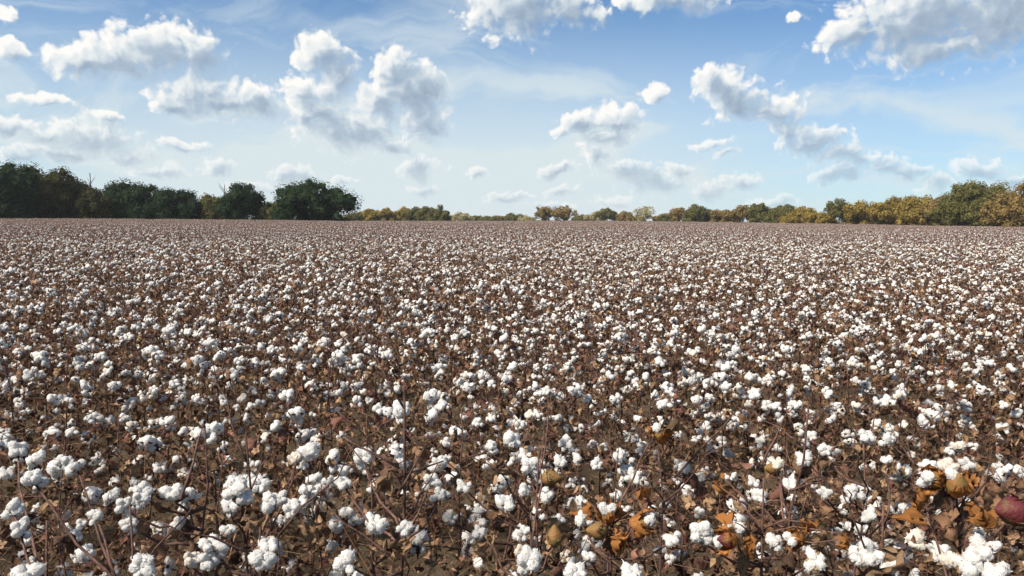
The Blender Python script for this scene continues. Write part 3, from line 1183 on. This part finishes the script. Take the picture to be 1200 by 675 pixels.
lib = bpy.data.collections.new('field_plant_library')
tmpl = []
for i in range(NT):
    b = MB()
    plan_mesh(PLANS[i], b, Vector((0, 0, 0)), 0, 1, 1)
    tmpl.append(b)
NP2, NP3 = 6, 6
for i in range(NP2):                             # 0.92 m square with one row through it
    b = MB()
    x = -ROW / 2
    while x < ROW / 2 - .06:
        x += srng.uniform(.085, .165)
        plan_mesh(PLANS[srng.choice(POOR if i % 3 == 0 else range(NT))], b, Vector((x, srng.gauss(0, .09), 0)), srng.uniform(0, 6.28), srng.uniform(.88, 1.15), 2)
    tmpl.append(b)
for i in range(NP3):                             # 1.84 m square with two rows
    b = MB()
    for yy in (-ROW / 2, ROW / 2):
        x = -ROW
        while x < ROW - .06:
            x += srng.uniform(.085, .165)
            plan_mesh(PLANS[srng.choice(POOR if i % 3 == 0 else range(NT))], b, Vector((x, yy + srng.gauss(0, .12), 0)), srng.uniform(0, 6.28), srng.uniform(.85, 1.18), 3)
    tmpl.append(b)
for i, b in enumerate(tmpl):
    me = b.mesh('field_plant_%02d' % i, i < NT)
    lib.objects.link(bpy.data.objects.new('field_plant_%02d' % i, me))

pts, ids, rots, scl = [], [], [], []


def put(x, y, i, rot, s):
    pts.append((x, y, ground_z(x, y) - .01))
    ids.append(i)
    rots.append((0, 0, rot))
    scl.append(s)


for (_, x, y) in rest:
    put(x, y, pick(x, y, srng), srng.uniform(0, 6.28), srng.uniform(.84, 1.2))
RA = math.atan(SLOPE)


def patch(x, y):
    n = mnoise.noise(Vector((x * .16, y * .16, 2))) + .7 * mnoise.noise(Vector((x * .05, y * .05, 7))) + srng.gauss(0, .25)
    return srng.choice((0, 3)) if n < -.2 else srng.choice((1, 2, 4, 5)) if n > .25 else srng.randrange(6)


Y1, Y2 = 26.0, 64.0
k = KROW
while ROW0 + k * ROW < Y1:
    xw = (ROW0 + k * ROW) * .76 + 2.0
    x = -xw
    while x < xw:
        x += srng.uniform(.085, .165)
        yy = ROW0 + k * ROW + SLOPE * x
        put(x, yy + srng.gauss(0, .10), pick(x, yy, srng), srng.uniform(0, 6.28), srng.uniform(.82, 1.22))
    k += 1
while ROW0 + k * ROW < Y2:
    xw = (ROW0 + k * ROW) * .76 + 3.0
    x = -xw + srng.uniform(0, ROW)
    while x < xw:
        put(x, ROW0 + k * ROW + SLOPE * x + srng.gauss(0, .05), NT + patch(x, k * ROW), RA + srng.choice((0, math.pi)), srng.uniform(.92, 1.1))
        x += ROW * .96
    k += 1
k += .5
while ROW0 + k * ROW < 380:
    yc = ROW0 + k * ROW
    xw = yc * .76 + 5.0
    x = -xw + srng.uniform(0, 2 * ROW)
    while x < xw:
        y = yc + SLOPE * x
        if math.hypot(x, y) < field_limit(x, y):
            put(x, y + srng.gauss(0, .1), NT + NP2 + patch(x, y), RA + srng.choice((0, math.pi)), srng.uniform(.9, 1.12))
        x += 2 * ROW * .97
    k += 2 if yc < 150 else 3
pm = bpy.data.meshes.new('cotton_field')
pm.from_pydata(pts, [], [])
for nm, ty, dat, fld in (('idx', 'INT', ids, 'value'), ('rot', 'FLOAT_VECTOR', rots, 'vector'), ('scl', 'FLOAT', scl, 'value')):
    at = pm.attributes.new(nm, ty, 'POINT')
    at.data.foreach_set(fld, np.array(dat).ravel())
fo = link('cotton_field', pm)
tag(fo, 'mass of ripe brown and white cotton plants filling the field to the treeline', 'cotton', kind='stuff')
gn = bpy.data.node_groups.new('field_plants', 'GeometryNodeTree')
gn.interface.new_socket('Geometry', in_out='INPUT', socket_type='NodeSocketGeometry')
gn.interface.new_socket('Geometry', in_out='OUTPUT', socket_type='NodeSocketGeometry')
gi = gn.nodes.new('NodeGroupInput')
go = gn.nodes.new('NodeGroupOutput')
ip = gn.nodes.new('GeometryNodeInstanceOnPoints')
ci = gn.nodes.new('GeometryNodeCollectionInfo')
ci.inputs['Collection'].default_value = lib
ci.inputs['Separate Children'].default_value = True
ci.inputs['Reset Children'].default_value = True


def attr(nm, ty):
    n = gn.nodes.new('GeometryNodeInputNamedAttribute')
    n.data_type = ty
    n.inputs['Name'].default_value = nm
    return n.outputs['Attribute']


er = gn.nodes.new('FunctionNodeEulerToRotation')
gn.links.new(gi.outputs[0], ip.inputs['Points'])
gn.links.new(ci.outputs[0], ip.inputs['Instance'])
ip.inputs['Pick Instance'].default_value = True
gn.links.new(attr('idx', 'INT'), ip.inputs['Instance Index'])
gn.links.new(attr('rot', 'FLOAT_VECTOR'), er.inputs[0])
gn.links.new(er.outputs[0], ip.inputs['Rotation'])
gn.links.new(attr('scl', 'FLOAT'), ip.inputs['Scale'])
gn.links.new(ip.outputs[0], go.inputs[0])
fo.modifiers.new('field_plants', 'NODES').node_group = gn

# ------------------------------------------------------------------ litter on the soil
lr_ = random.Random(9)
b = MB()
for i in range(15000):
    y = .9 + 9.5 * lr_.random() ** 1.3
    x = lr_.uniform(-1, 1) * (y * .78 + .7)
    v, f = lr_.choice(LEAF_LO)
    rot = Matrix.Rotation(lr_.uniform(0, 6.28), 3, 'Z') @ Matrix.Rotation(math.pi / 2 + lr_.gauss(0, .4), 3, 'X') @ Matrix.Rotation(lr_.uniform(0, 6.28), 3, 'Z')
    b.put((v * np.array((1, .8, 1)), f, [lr_.choice(LEAFMATS)] * len(f)), trs(Vector((x, y, ground_z(x, y) + lr_.uniform(.004, .035))), rot, lr_.uniform(.02, .06)))
for i in range(3500):
    y = .9 + 7 * lr_.random() ** 1.4
    x = lr_.uniform(-1, 1) * (y * .78 + .7)
    a = lr_.uniform(0, 6.28)
    ln_ = lr_.uniform(.03, .16)
    z = ground_z(x, y) + lr_.uniform(.004, .03)
    b.add(*tube([(x, y, z), (x + math.cos(a) * ln_, y + math.sin(a) * ln_, z + lr_.uniform(-.01, .05))], [.0018, .0012], 3, lr_.choice(('stem', 'leaf3', 'bur')), False))
tag(link('leaf_litter', b.mesh('leaf_litter')), 'dry brown leaves and broken twigs littering the dark soil', 'litter', kind='stuff')
# tangle of shed leaves, burs and twiglets caught between the stems
b = MB()
for i in range(36000):
    y = 1.1 + 9.5 * lr_.random() ** 1.2
    x = lr_.uniform(-1, 1) * (y * .78 + .6)
    k = round(row_coord(x, y))
    if lr_.random() < .75:
        y = ROW0 + k * ROW + SLOPE * x + lr_.gauss(0, .22)
    if y < 1.15:
        continue
    z = ground_z(x, y) + .60 * lr_.random() ** 1.35 * (.85 if y < 2 else 1)
    p = Vector((x, y, z))
    c_ = lr_.random()
    if c_ < .50:
        v, f = lr_.choice(LEAF_LO)
        lf = rand_leaf(lr_, p, .022, .064)
        b.put((v, f, [lf['mk']] * len(f)), lf['m'])
    elif c_ < .96:
        d = Vector((lr_.gauss(0, 1), lr_.gauss(0, 1), lr_.gauss(.3, .7))).normalized() * lr_.uniform(.05, .20)
        b.add(*tube([p - d * .5, p + d * .5 + Vector((lr_.gauss(0, .008), lr_.gauss(0, .008), 0)), ], [.0016, .0010], 3, lr_.choice(('stem', 'stem', 'leaf3', 'bur', 'leaf1')), False))
    else:
        b.put(BOLL[lr_.randrange(NB)]['bur'], trs(p, frame((lr_.gauss(0, 1), lr_.gauss(0, 1), .6)), lr_.uniform(.5, .75)))
tag(link('dry_undergrowth', b.mesh('dry_undergrowth')), 'tangle of shed brown leaves, burs and twiglets caught low among the stems', 'undergrowth', kind='stuff')

# ------------------------------------------------------------------ hero plants of the nearest row
EYE = Vector((0, 0, CAM_H))


def hero(label, base, top, dist, bolls, leaves=0, twigs=(), seed=0, filler=1, fol=None, thick=1.0, bare=5):
    """base x (photo px) at ground distance; top (px, py); bolls: (px, py, range, type, variant, size, facing)"""
    r = random.Random(seed + 900)
    tp = at_range(top[0], top[1], dist)
    d = pdir(base, 500)
    u = Vector((d.x, d.y, 0)).normalized()
    gdist = math.hypot(tp.x, tp.y) * r.uniform(.98, 1.04)
    bp = u * gdist
    bp.z = ground_z(bp.x, bp.y)
    loc = lambda p: Vector(p) - bp
    st = wobble((0, 0, -.03), loc(tp), 9, .010, r)
    sr = [(.0062 - .0045 * i / 9) * thick for i in range(10)]
    H = st[-1].z
    br, bl, lv = [], [], []
    for (x, y, rg, ty, var, s, face) in bolls:
        p = loc(at_range(x, y, rg))
        cams = (EYE - (p + bp)).normalized()
        if face == 'cam':
            dd = (cams + Vector((0, 0, .15))).normalized()
        elif face == 'up':
            dd = (Vector((0, 0, 1)) + cams * .35 + Vector((r.gauss(0, .15), r.gauss(0, .15), 0))).normalized()
        elif face == 'left':
            dd = Vector((-1, -.25, .15)).normalized()
        elif face == 'right':
            dd = Vector((1, -.3, .1)).normalized()
        else:
            dd = (cams * .7 + Vector((r.gauss(0, .5), r.gauss(0, .3), .5))).normalized()
        p = p - dd * .02
        hz_ = math.hypot(p.x, p.y)
        z = min(max(p.z - .35 * hz_ - .03, .08), H * .985)
        p0 = along(st, (z + .03) / (H + .03))
        mid = p0.lerp(p, .55) + Vector((0, 0, -.02))
        ptsb = [p0, p0.lerp(mid, .5) + Vector((r.gauss(0, .006), r.gauss(0, .006), r.gauss(0, .006))), mid, mid.lerp(p, .6) + Vector((r.gauss(0, .004), r.gauss(0, .004), -.003)), p]
        if (p - p0).length > .015:
            br.append((ptsb, [.0034, .0029, .0025, .0021, .0020]))
        bl.append(dict(p=p, d=dd, s=s * (.52 if ty == 'open' else .82 if ty == 'cracked' else .92), spin=r.uniform(0, 6.28), t=ty, v=var))
        if r.random() < .8:
            lv.append(rand_leaf(r, along(ptsb, r.uniform(.3, .95)), .04, .08))
    for (x, y, rg, sz, mk) in (fol or ()):
        p = loc(at_range(x, y, rg))
        z = min(max(p.z - .05, .08), H * .98)
        p0 = along(st, (z + .03) / (H + .03))
        br.append(([p0, p0.lerp(p, .5) + Vector((0, 0, .012)), p], [.0018, .0014, .0011]))
        l = rand_leaf(r, p, sz, sz)
        l['mk'] = mk
        lv.append(l)
    for (x0, y0, x1, y1, rg) in twigs:
        a_, b_ = loc(at_range(x0, y0, rg)), loc(at_range(x1, y1, rg * r.uniform(.97, 1.03)))
        br.append((wobble(a_, b_, 4, .018, r), [.0030, .0026, .0022, .0018, .0013]))
    for _ in range(leaves):
        p = along(st, r.uniform(.1, .9)) + Vector((r.gauss(0, .06), r.gauss(0, .06), r.gauss(0, .02)))
        lv.append(rand_leaf(r, p, .04, .085))
    for _ in range(bare):
        p0 = along(st, r.uniform(.4, 1))
        a = r.uniform(0, 6.28)
        dv = Vector((math.cos(a), math.sin(a), r.uniform(.2, 1.6))).normalized()
        br.append((wobble(p0, p0 + dv * r.uniform(.10, .30), 4, .05, r), [.0024, .0021, .0018, .0014, .0010]))
    # low fruiting branches that the upper ones partly hide
    for k_ in range(filler):
        t = r.uniform(.22, .62)
        a = r.uniform(0, 6.28)
        p0 = along(st, t)
        dv = Vector((math.cos(a), math.sin(a), r.uniform(.2, .7))).normalized()
        e = p0 + dv * r.uniform(.08, .2)
        pp = wobble(p0, e, 4, .05, r)
        br.append((pp, [.003, .0026, .0022, .0018, .0016]))
        bl.append(dict(p=e, d=(dv + Vector((r.gauss(0, .4), -.3, .5))).normalized(), s=r.uniform(.5, .7), spin=r.uniform(0, 6), t='open', v=r.randrange(NB)))
        lv.append(rand_leaf(r, along(pp, .5), .04, .08))
    root = plant_objects(dict(st=st, sr=sr, br=br, bolls=bl, leaves=lv), level=0)
    root.location = bp
    tag(root, label, 'cotton plant', 'cotton plants of the nearest row')
    return root


HERO = [
    dict(label='cotton plant whose open boll faces the camera beside a shaggy orange bract, lower right', base=905, top=(895, 560), dist=1.62,
         bolls=[(820, 624, 1.50, 'open', 1, 1.1, 'cam'), (852, 633, 1.50, 'cracked', 2, 1.05, 'left'), (905, 628, 1.62, 'open', 4, .85, 'x'),
                (931, 632, 1.6, 'cracked', 5, .9, 'left'), (957, 656, 1.55, 'open', 10, 1.0, 'cam')], leaves=5,
         fol=[(836, 565, 1.75, .050, 'orange'), (880, 625, 1.55, .046, 'orange'), (968, 622, 1.6, .06, 'leaf3'), (945, 612, 1.6, .055, 'orange'), (862, 600, 1.62, .05, 'orange'), (990, 625, 1.62, .045, 'orange')]),
    dict(label='cotton plant topped by a half-open boll with orange bract and green capsule', base=800, top=(772, 530), dist=1.75,
         bolls=[(775, 508, 1.75, 'cracked', 3, 1.15, 'up'), (742, 555, 1.78, 'open', 2, 1.0, 'x'), (802, 545, 1.85, 'open', 5, .85, 'x'), (730, 595, 1.8, 'open', 8, .8, 'x')],
         leaves=5, twigs=[(790, 560, 862, 482, 1.8), (745, 545, 800, 560, 1.75)], fol=[(756, 572, 1.7, .050, 'orange'), (800, 500, 1.75, .07, 'leaf3')]),
    dict(label='cotton plant with one square four-lock open boll facing the camera, right of centre', base=1010, top=(1012, 520), dist=2.0,
         bolls=[(1000, 576, 1.95, 'open', 8, 1.12, 'cam'), (968, 574, 1.95, 'open', 2, .9, 'x'), (1018, 510, 2.0, 'open', 5, 1.05, 'x'), (1016, 600, 1.95, 'open', 1, 1.0, 'x'),
                (943, 538, 2.0, 'open', 4, 1.1, 'cam'), (968, 526, 2.05, 'open', 3, .9, 'x')], leaves=5),
    dict(label='tall cotton plant with a closed purple boll at the right edge of the photo', base=1262, top=(1246, 560), dist=1.02,
         bolls=[(1188, 599, 1.0, 'green', 2, 1.0, 'left'), (1240, 640, 1.1, 'open', 2, 1.0, 'x')], leaves=4, filler=2, bare=0),
    dict(label='cotton plant with a reddish stem carrying a pair of orange dry bolls, right', base=1135, top=(1120, 570), dist=1.42,
         bolls=[(1092, 562, 1.40, 'cracked', 1, .95, 'left'), (1122, 568, 1.40, 'cracked', 4, 1.1, 'up'), (1113, 542, 1.50, 'open', 7, .95, 'up'), (1138, 541, 1.52, 'open', 2, .7, 'x'),
                (1143, 640, 1.42, 'open', 6, 1.15, 'x'), (1138, 660, 1.4, 'open', 4, 1.15, 'cam'), (1112, 650, 1.42, 'open', 7, .95, 'up'), (1162, 668, 1.4, 'open', 9, 1.0, 'x')],
         leaves=5, fol=[(1075, 590, 1.5, .055, 'orange'), (1135, 585, 1.4, .05, 'orange'), (1165, 600, 1.45, .05, 'orange'), (1090, 578, 1.45, .046, 'orange'), (1150, 555, 1.5, .07, 'leaf1')]),
    dict(label='cotton plant with thick dark upright stem left of centre, reaching above its neighbours', base=462, top=(474, 452), dist=1.45, thick=1.25,
         bolls=[(442, 611, 1.45, 'open', 3, 1.0, 'up'), (476, 618, 1.5, 'open', 5, .85, 'x'), (425, 535, 1.7, 'open', 9, 1.1, 'x'), (404, 562, 1.65, 'open', 1, .95, 'up'),
                (508, 562, 1.6, 'open', 2, .95, 'x'), (516, 577, 1.6, 'open', 8, .85, 'x'), (400, 655, 1.4, 'open', 4, 1.1, 'x')],
         leaves=7, twigs=[(462, 545, 402, 512, 1.47), (466, 580, 500, 520, 1.47), (463, 560, 520, 540, 1.5)], fol=[(458, 555, 1.45, .06, 'leaf3'), (497, 525, 1.6, .058, 'leaf1')]),
    dict(label='cotton plant with slanting bare stem and a double boll, lower left', base=205, top=(240, 500), dist=1.62,
         bolls=[(200, 572, 1.62, 'open', 6, 1.1, 'up'), (168, 575, 1.6, 'open', 3, 1.05, 'x'), (145, 592, 1.65, 'open', 2, .85, 'x'), (150, 612, 1.65, 'open', 9, .8, 'x'), (205, 612, 1.65, 'open', 5, .75, 'x')],
         leaves=7, twigs=[(212, 585, 238, 500, 1.6)]),
    dict(label='cotton plant with a column of bolls along an upright dark stem, lower left', base=278, top=(288, 508), dist=1.58,
         bolls=[(275, 565, 1.55, 'open', 1, 1.15, 'up'), (288, 580, 1.55, 'open', 8, 1.0, 'x'), (312, 588, 1.55, 'open', 4, 1.1, 'x'), (330, 580, 1.6, 'open', 2, .85, 'x'),
                (268, 615, 1.55, 'open', 11, .8, 'up'), (345, 535, 1.9, 'open', 7, 1.1, 'up')], leaves=6, fol=[(286, 605, 1.5, .06, 'leaf3'), (318, 530, 1.7, .06, 'leaf1')]),
    dict(label='short cotton plant with large paired bolls at the bottom edge, lower left', base=300, top=(305, 618), dist=1.42,
         bolls=[(308, 655, 1.40, 'open', 4, 1.2, 'cam'), (312, 634, 1.42, 'open', 2, 1.0, 'up'), (245, 632, 1.45, 'open', 10, 1.05, 'up'), (248, 655, 1.45, 'open', 5, 1.0, 'x'), (228, 652, 1.45, 'open', 7, .85, 'x')], leaves=6),
    dict(label='short cotton plant with one low boll at the bottom edge, far left', base=60, top=(55, 610), dist=1.45,
         bolls=[(33, 667, 1.42, 'open', 6, 1.15, 'up'), (24, 616, 1.6, 'open', 2, .9, 'x'), (24, 590, 1.65, 'open', 5, .85, 'x'), (22, 525, 1.9, 'open', 1, 1.0, 'x')], leaves=6),
    dict(label='short cotton plant with one round boll at the bottom edge, between stems at left', base=150, top=(152, 590), dist=1.46,
         bolls=[(166, 664, 1.42, 'open', 3, 1.1, 'cam'), (110, 600, 1.7, 'open', 4, .8, 'x'), (38, 556, 1.75, 'open', 9, 1.05, 'up'), (80, 545, 1.85, 'open', 2, 1.0, 'x')], leaves=6),
    dict(label='short cotton plant with a large six-lobed boll at the bottom edge, centre', base=612, top=(622, 600), dist=1.5,
         bolls=[(620, 656, 1.45, 'open', 9, 1.2, 'cam'), (612, 644, 1.5, 'open', 7, .8, 'x'), (675, 668, 1.42, 'open', 3, 1.1, 'up'), (613, 620, 1.6, 'open', 2, .75, 'x'), (650, 628, 1.5, 'green', 1, .95, 'up'),
                (562, 624, 1.6, 'open', 4, .8, 'cam')], leaves=5),
    dict(label='cotton plant with a tall cluster of three bolls right of centre', base=640, top=(632, 530), dist=1.7,
         bolls=[(620, 546, 1.72, 'open', 1, 1.1, 'cam'), (618, 572, 1.72, 'open', 5, .85, 'x'), (640, 578, 1.68, 'open', 8, 1.05, 'x'), (645, 560, 1.65, 'green', 3, 1.05, 'right'), (658, 537, 1.8, 'open', 3, .9, 'up'),
                (543, 568, 1.75, 'open', 2, .9, 'x'), (530, 605, 1.6, 'open', 7, .95, 'x')], leaves=6),
    dict(label='cotton plant with swollen orange-green bolls among torn orange leaves, right of centre', base=728, top=(722, 575), dist=1.55,
         bolls=[(752, 613, 1.50, 'cracked', 0, 1.15, 'right'), (712, 602, 1.55, 'cracked', 5, 1.0, 'up'), (700, 622, 1.52, 'green', 0, 1.0, 'left'), (680, 605, 1.6, 'open', 4, .95, 'x'), (690, 645, 1.5, 'open', 11, .7, 'up'),
                (740, 668, 1.42, 'open', 3, 1.05, 'x'), (783, 630, 1.5, 'open', 2, .85, 'x')], leaves=5, fol=[(692, 590, 1.6, .05, 'orange'), (765, 600, 1.5, .055, 'orange'), (725, 590, 1.55, .05, 'orange'), (735, 625, 1.5, .048, 'orange'), (718, 620, 1.5, .046, 'orange')],
         twigs=[(722, 600, 760, 520, 1.6)]),
    dict(label='cotton plant with a long slanting reddish bare stem, right of centre', base=895, top=(948, 470), dist=1.72, thick=1.1,
         bolls=[(910, 540, 1.9, 'open', 7, 1.05, 'x'), (885, 562, 1.85, 'open', 2, .75, 'x'), (888, 580, 1.8, 'open', 5, .95, 'x'), (903, 549, 1.9, 'green', 1, .85, 'left'), (925, 565, 1.9, 'open', 9, .95, 'x')], leaves=4,
         twigs=[(892, 545, 925, 478, 1.72), (925, 575, 968, 560, 1.75)]),
    dict(label='short cotton plant with a heap of white bolls at the bottom edge, right', base=1030, top=(1035, 590), dist=1.5,
         bolls=[(1022, 645, 1.48, 'open', 6, 1.2, 'x'), (1008, 650, 1.5, 'open', 4, 1.0, 'x'), (1080, 635, 1.46, 'open', 7, 1.1, 'right'), (1058, 650, 1.5, 'open', 5, .95, 'x'), (1045, 660, 1.48, 'open', 2, .8, 'x')], leaves=6),
]
for i, hk in enumerate(HERO):
    hero(seed=i, **hk)

# ------------------------------------------------------------------ the other plants that stand one by one
protos = {}
ORD = ['zeroth', 'first', 'second', 'third', 'fourth', 'fifth', 'sixth', 'seventh', 'eighth', 'ninth', 'tenth', 'eleventh', 'twelfth', 'thirteenth',
       'fourteenth', 'fifteenth', 'sixteenth', 'seventeenth', 'eighteenth', 'nineteenth', 'twentieth']
TENS = {2: 'twenty', 3: 'thirty', 4: 'forty', 5: 'fifty', 6: 'sixty', 7: 'seventy', 8: 'eighty', 9: 'ninety'}


def ordinal(n):
    if n <= 20:
        return ORD[n]
    if n % 10 == 0:
        return TENS[n // 10][:-1] + 'ieth'
    return TENS[n // 10] + '-' + ORD[n % 10]


NUM = ['no', 'one', 'two', 'three', 'four', 'five', 'six', 'seven', 'eight', 'nine', 'ten', 'eleven', 'twelve', 'thirteen', 'fourteen', 'fifteen', 'sixteen', 'seventeen', 'eighteen', 'nineteen', 'twenty', 'twenty-one', 'twenty-two', 'twenty-three', 'twenty-four', 'twenty-five', 'twenty-six', 'twenty-seven', 'twenty-eight']
rowcount = {}
places.sort(key=lambda a: (a[0], project((a[1], a[2], .6))[0]))
for (k, x, y) in places:
    lev = 0 if k <= 1 else 1 if k <= 3 else 2
    t = pick(x, y, srng)
    if (t, lev) not in protos:
        root = protos[(t, lev)] = plant_objects(PLANS[t], level=lev)
    else:
        root = copy_tree(protos[(t, lev)])
    s = srng.uniform(.88, 1.16) * (.94 if k <= 2 else 1.0)
    root.location = (x, y, ground_z(x, y) - .01)
    root.rotation_euler = (0, 0, srng.uniform(0, 6.28))
    root.scale = (s, s, s)
    rowcount[k] = rowcount.get(k, 0) + 1
    hgt = PLANS[t]['h'] * s
    size = 'tall' if hgt > .80 else 'short' if hgt < .64 else 'mid-height'
    nb = sum(1 for b_ in PLANS[t]['bolls'] if b_['t'] == 'open')
    tag(root, '%s cotton plant with %s open bolls, %s from the left in the %s row' % (size, NUM[nb], ordinal(rowcount[k]), ordinal(k + 1)),
        'cotton plant', 'cotton plants standing in rows near the camera')

# ------------------------------------------------------------------ thin haze over the fields
xm, ym = max(abs(gx[0]), abs(gx[-1])) + 20, max(abs(gy[0]), abs(gy[-1])) + 20
hv = [(sx * xm, sy * ym, z) for z in (-1.2, 26.0) for sx, sy in ((-1, -1), (1, -1), (1, 1), (-1, 1))]
hm = bpy.data.meshes.new('haze')
hm.from_pydata(hv, [], [(3, 2, 1, 0), (4, 5, 6, 7), (0, 1, 5, 4), (1, 2, 6, 5), (2, 3, 7, 6), (3, 0, 4, 7)])
mat, q = new_mat('thin_haze')
pv = q.node('ShaderNodeVolumePrincipled')
pv.inputs['Color'].default_value = (.86, .91, .95, 1)
pv.inputs['Density'].default_value = .00012
om = q.node('ShaderNodeOutputMaterial')
q.t.links.new(pv.outputs[0], om.inputs['Volume'])
hm.materials.append(mat)
tag(link('haze', hm), 'thin pale haze lying over the field and far trees', 'haze', kind='stuff')
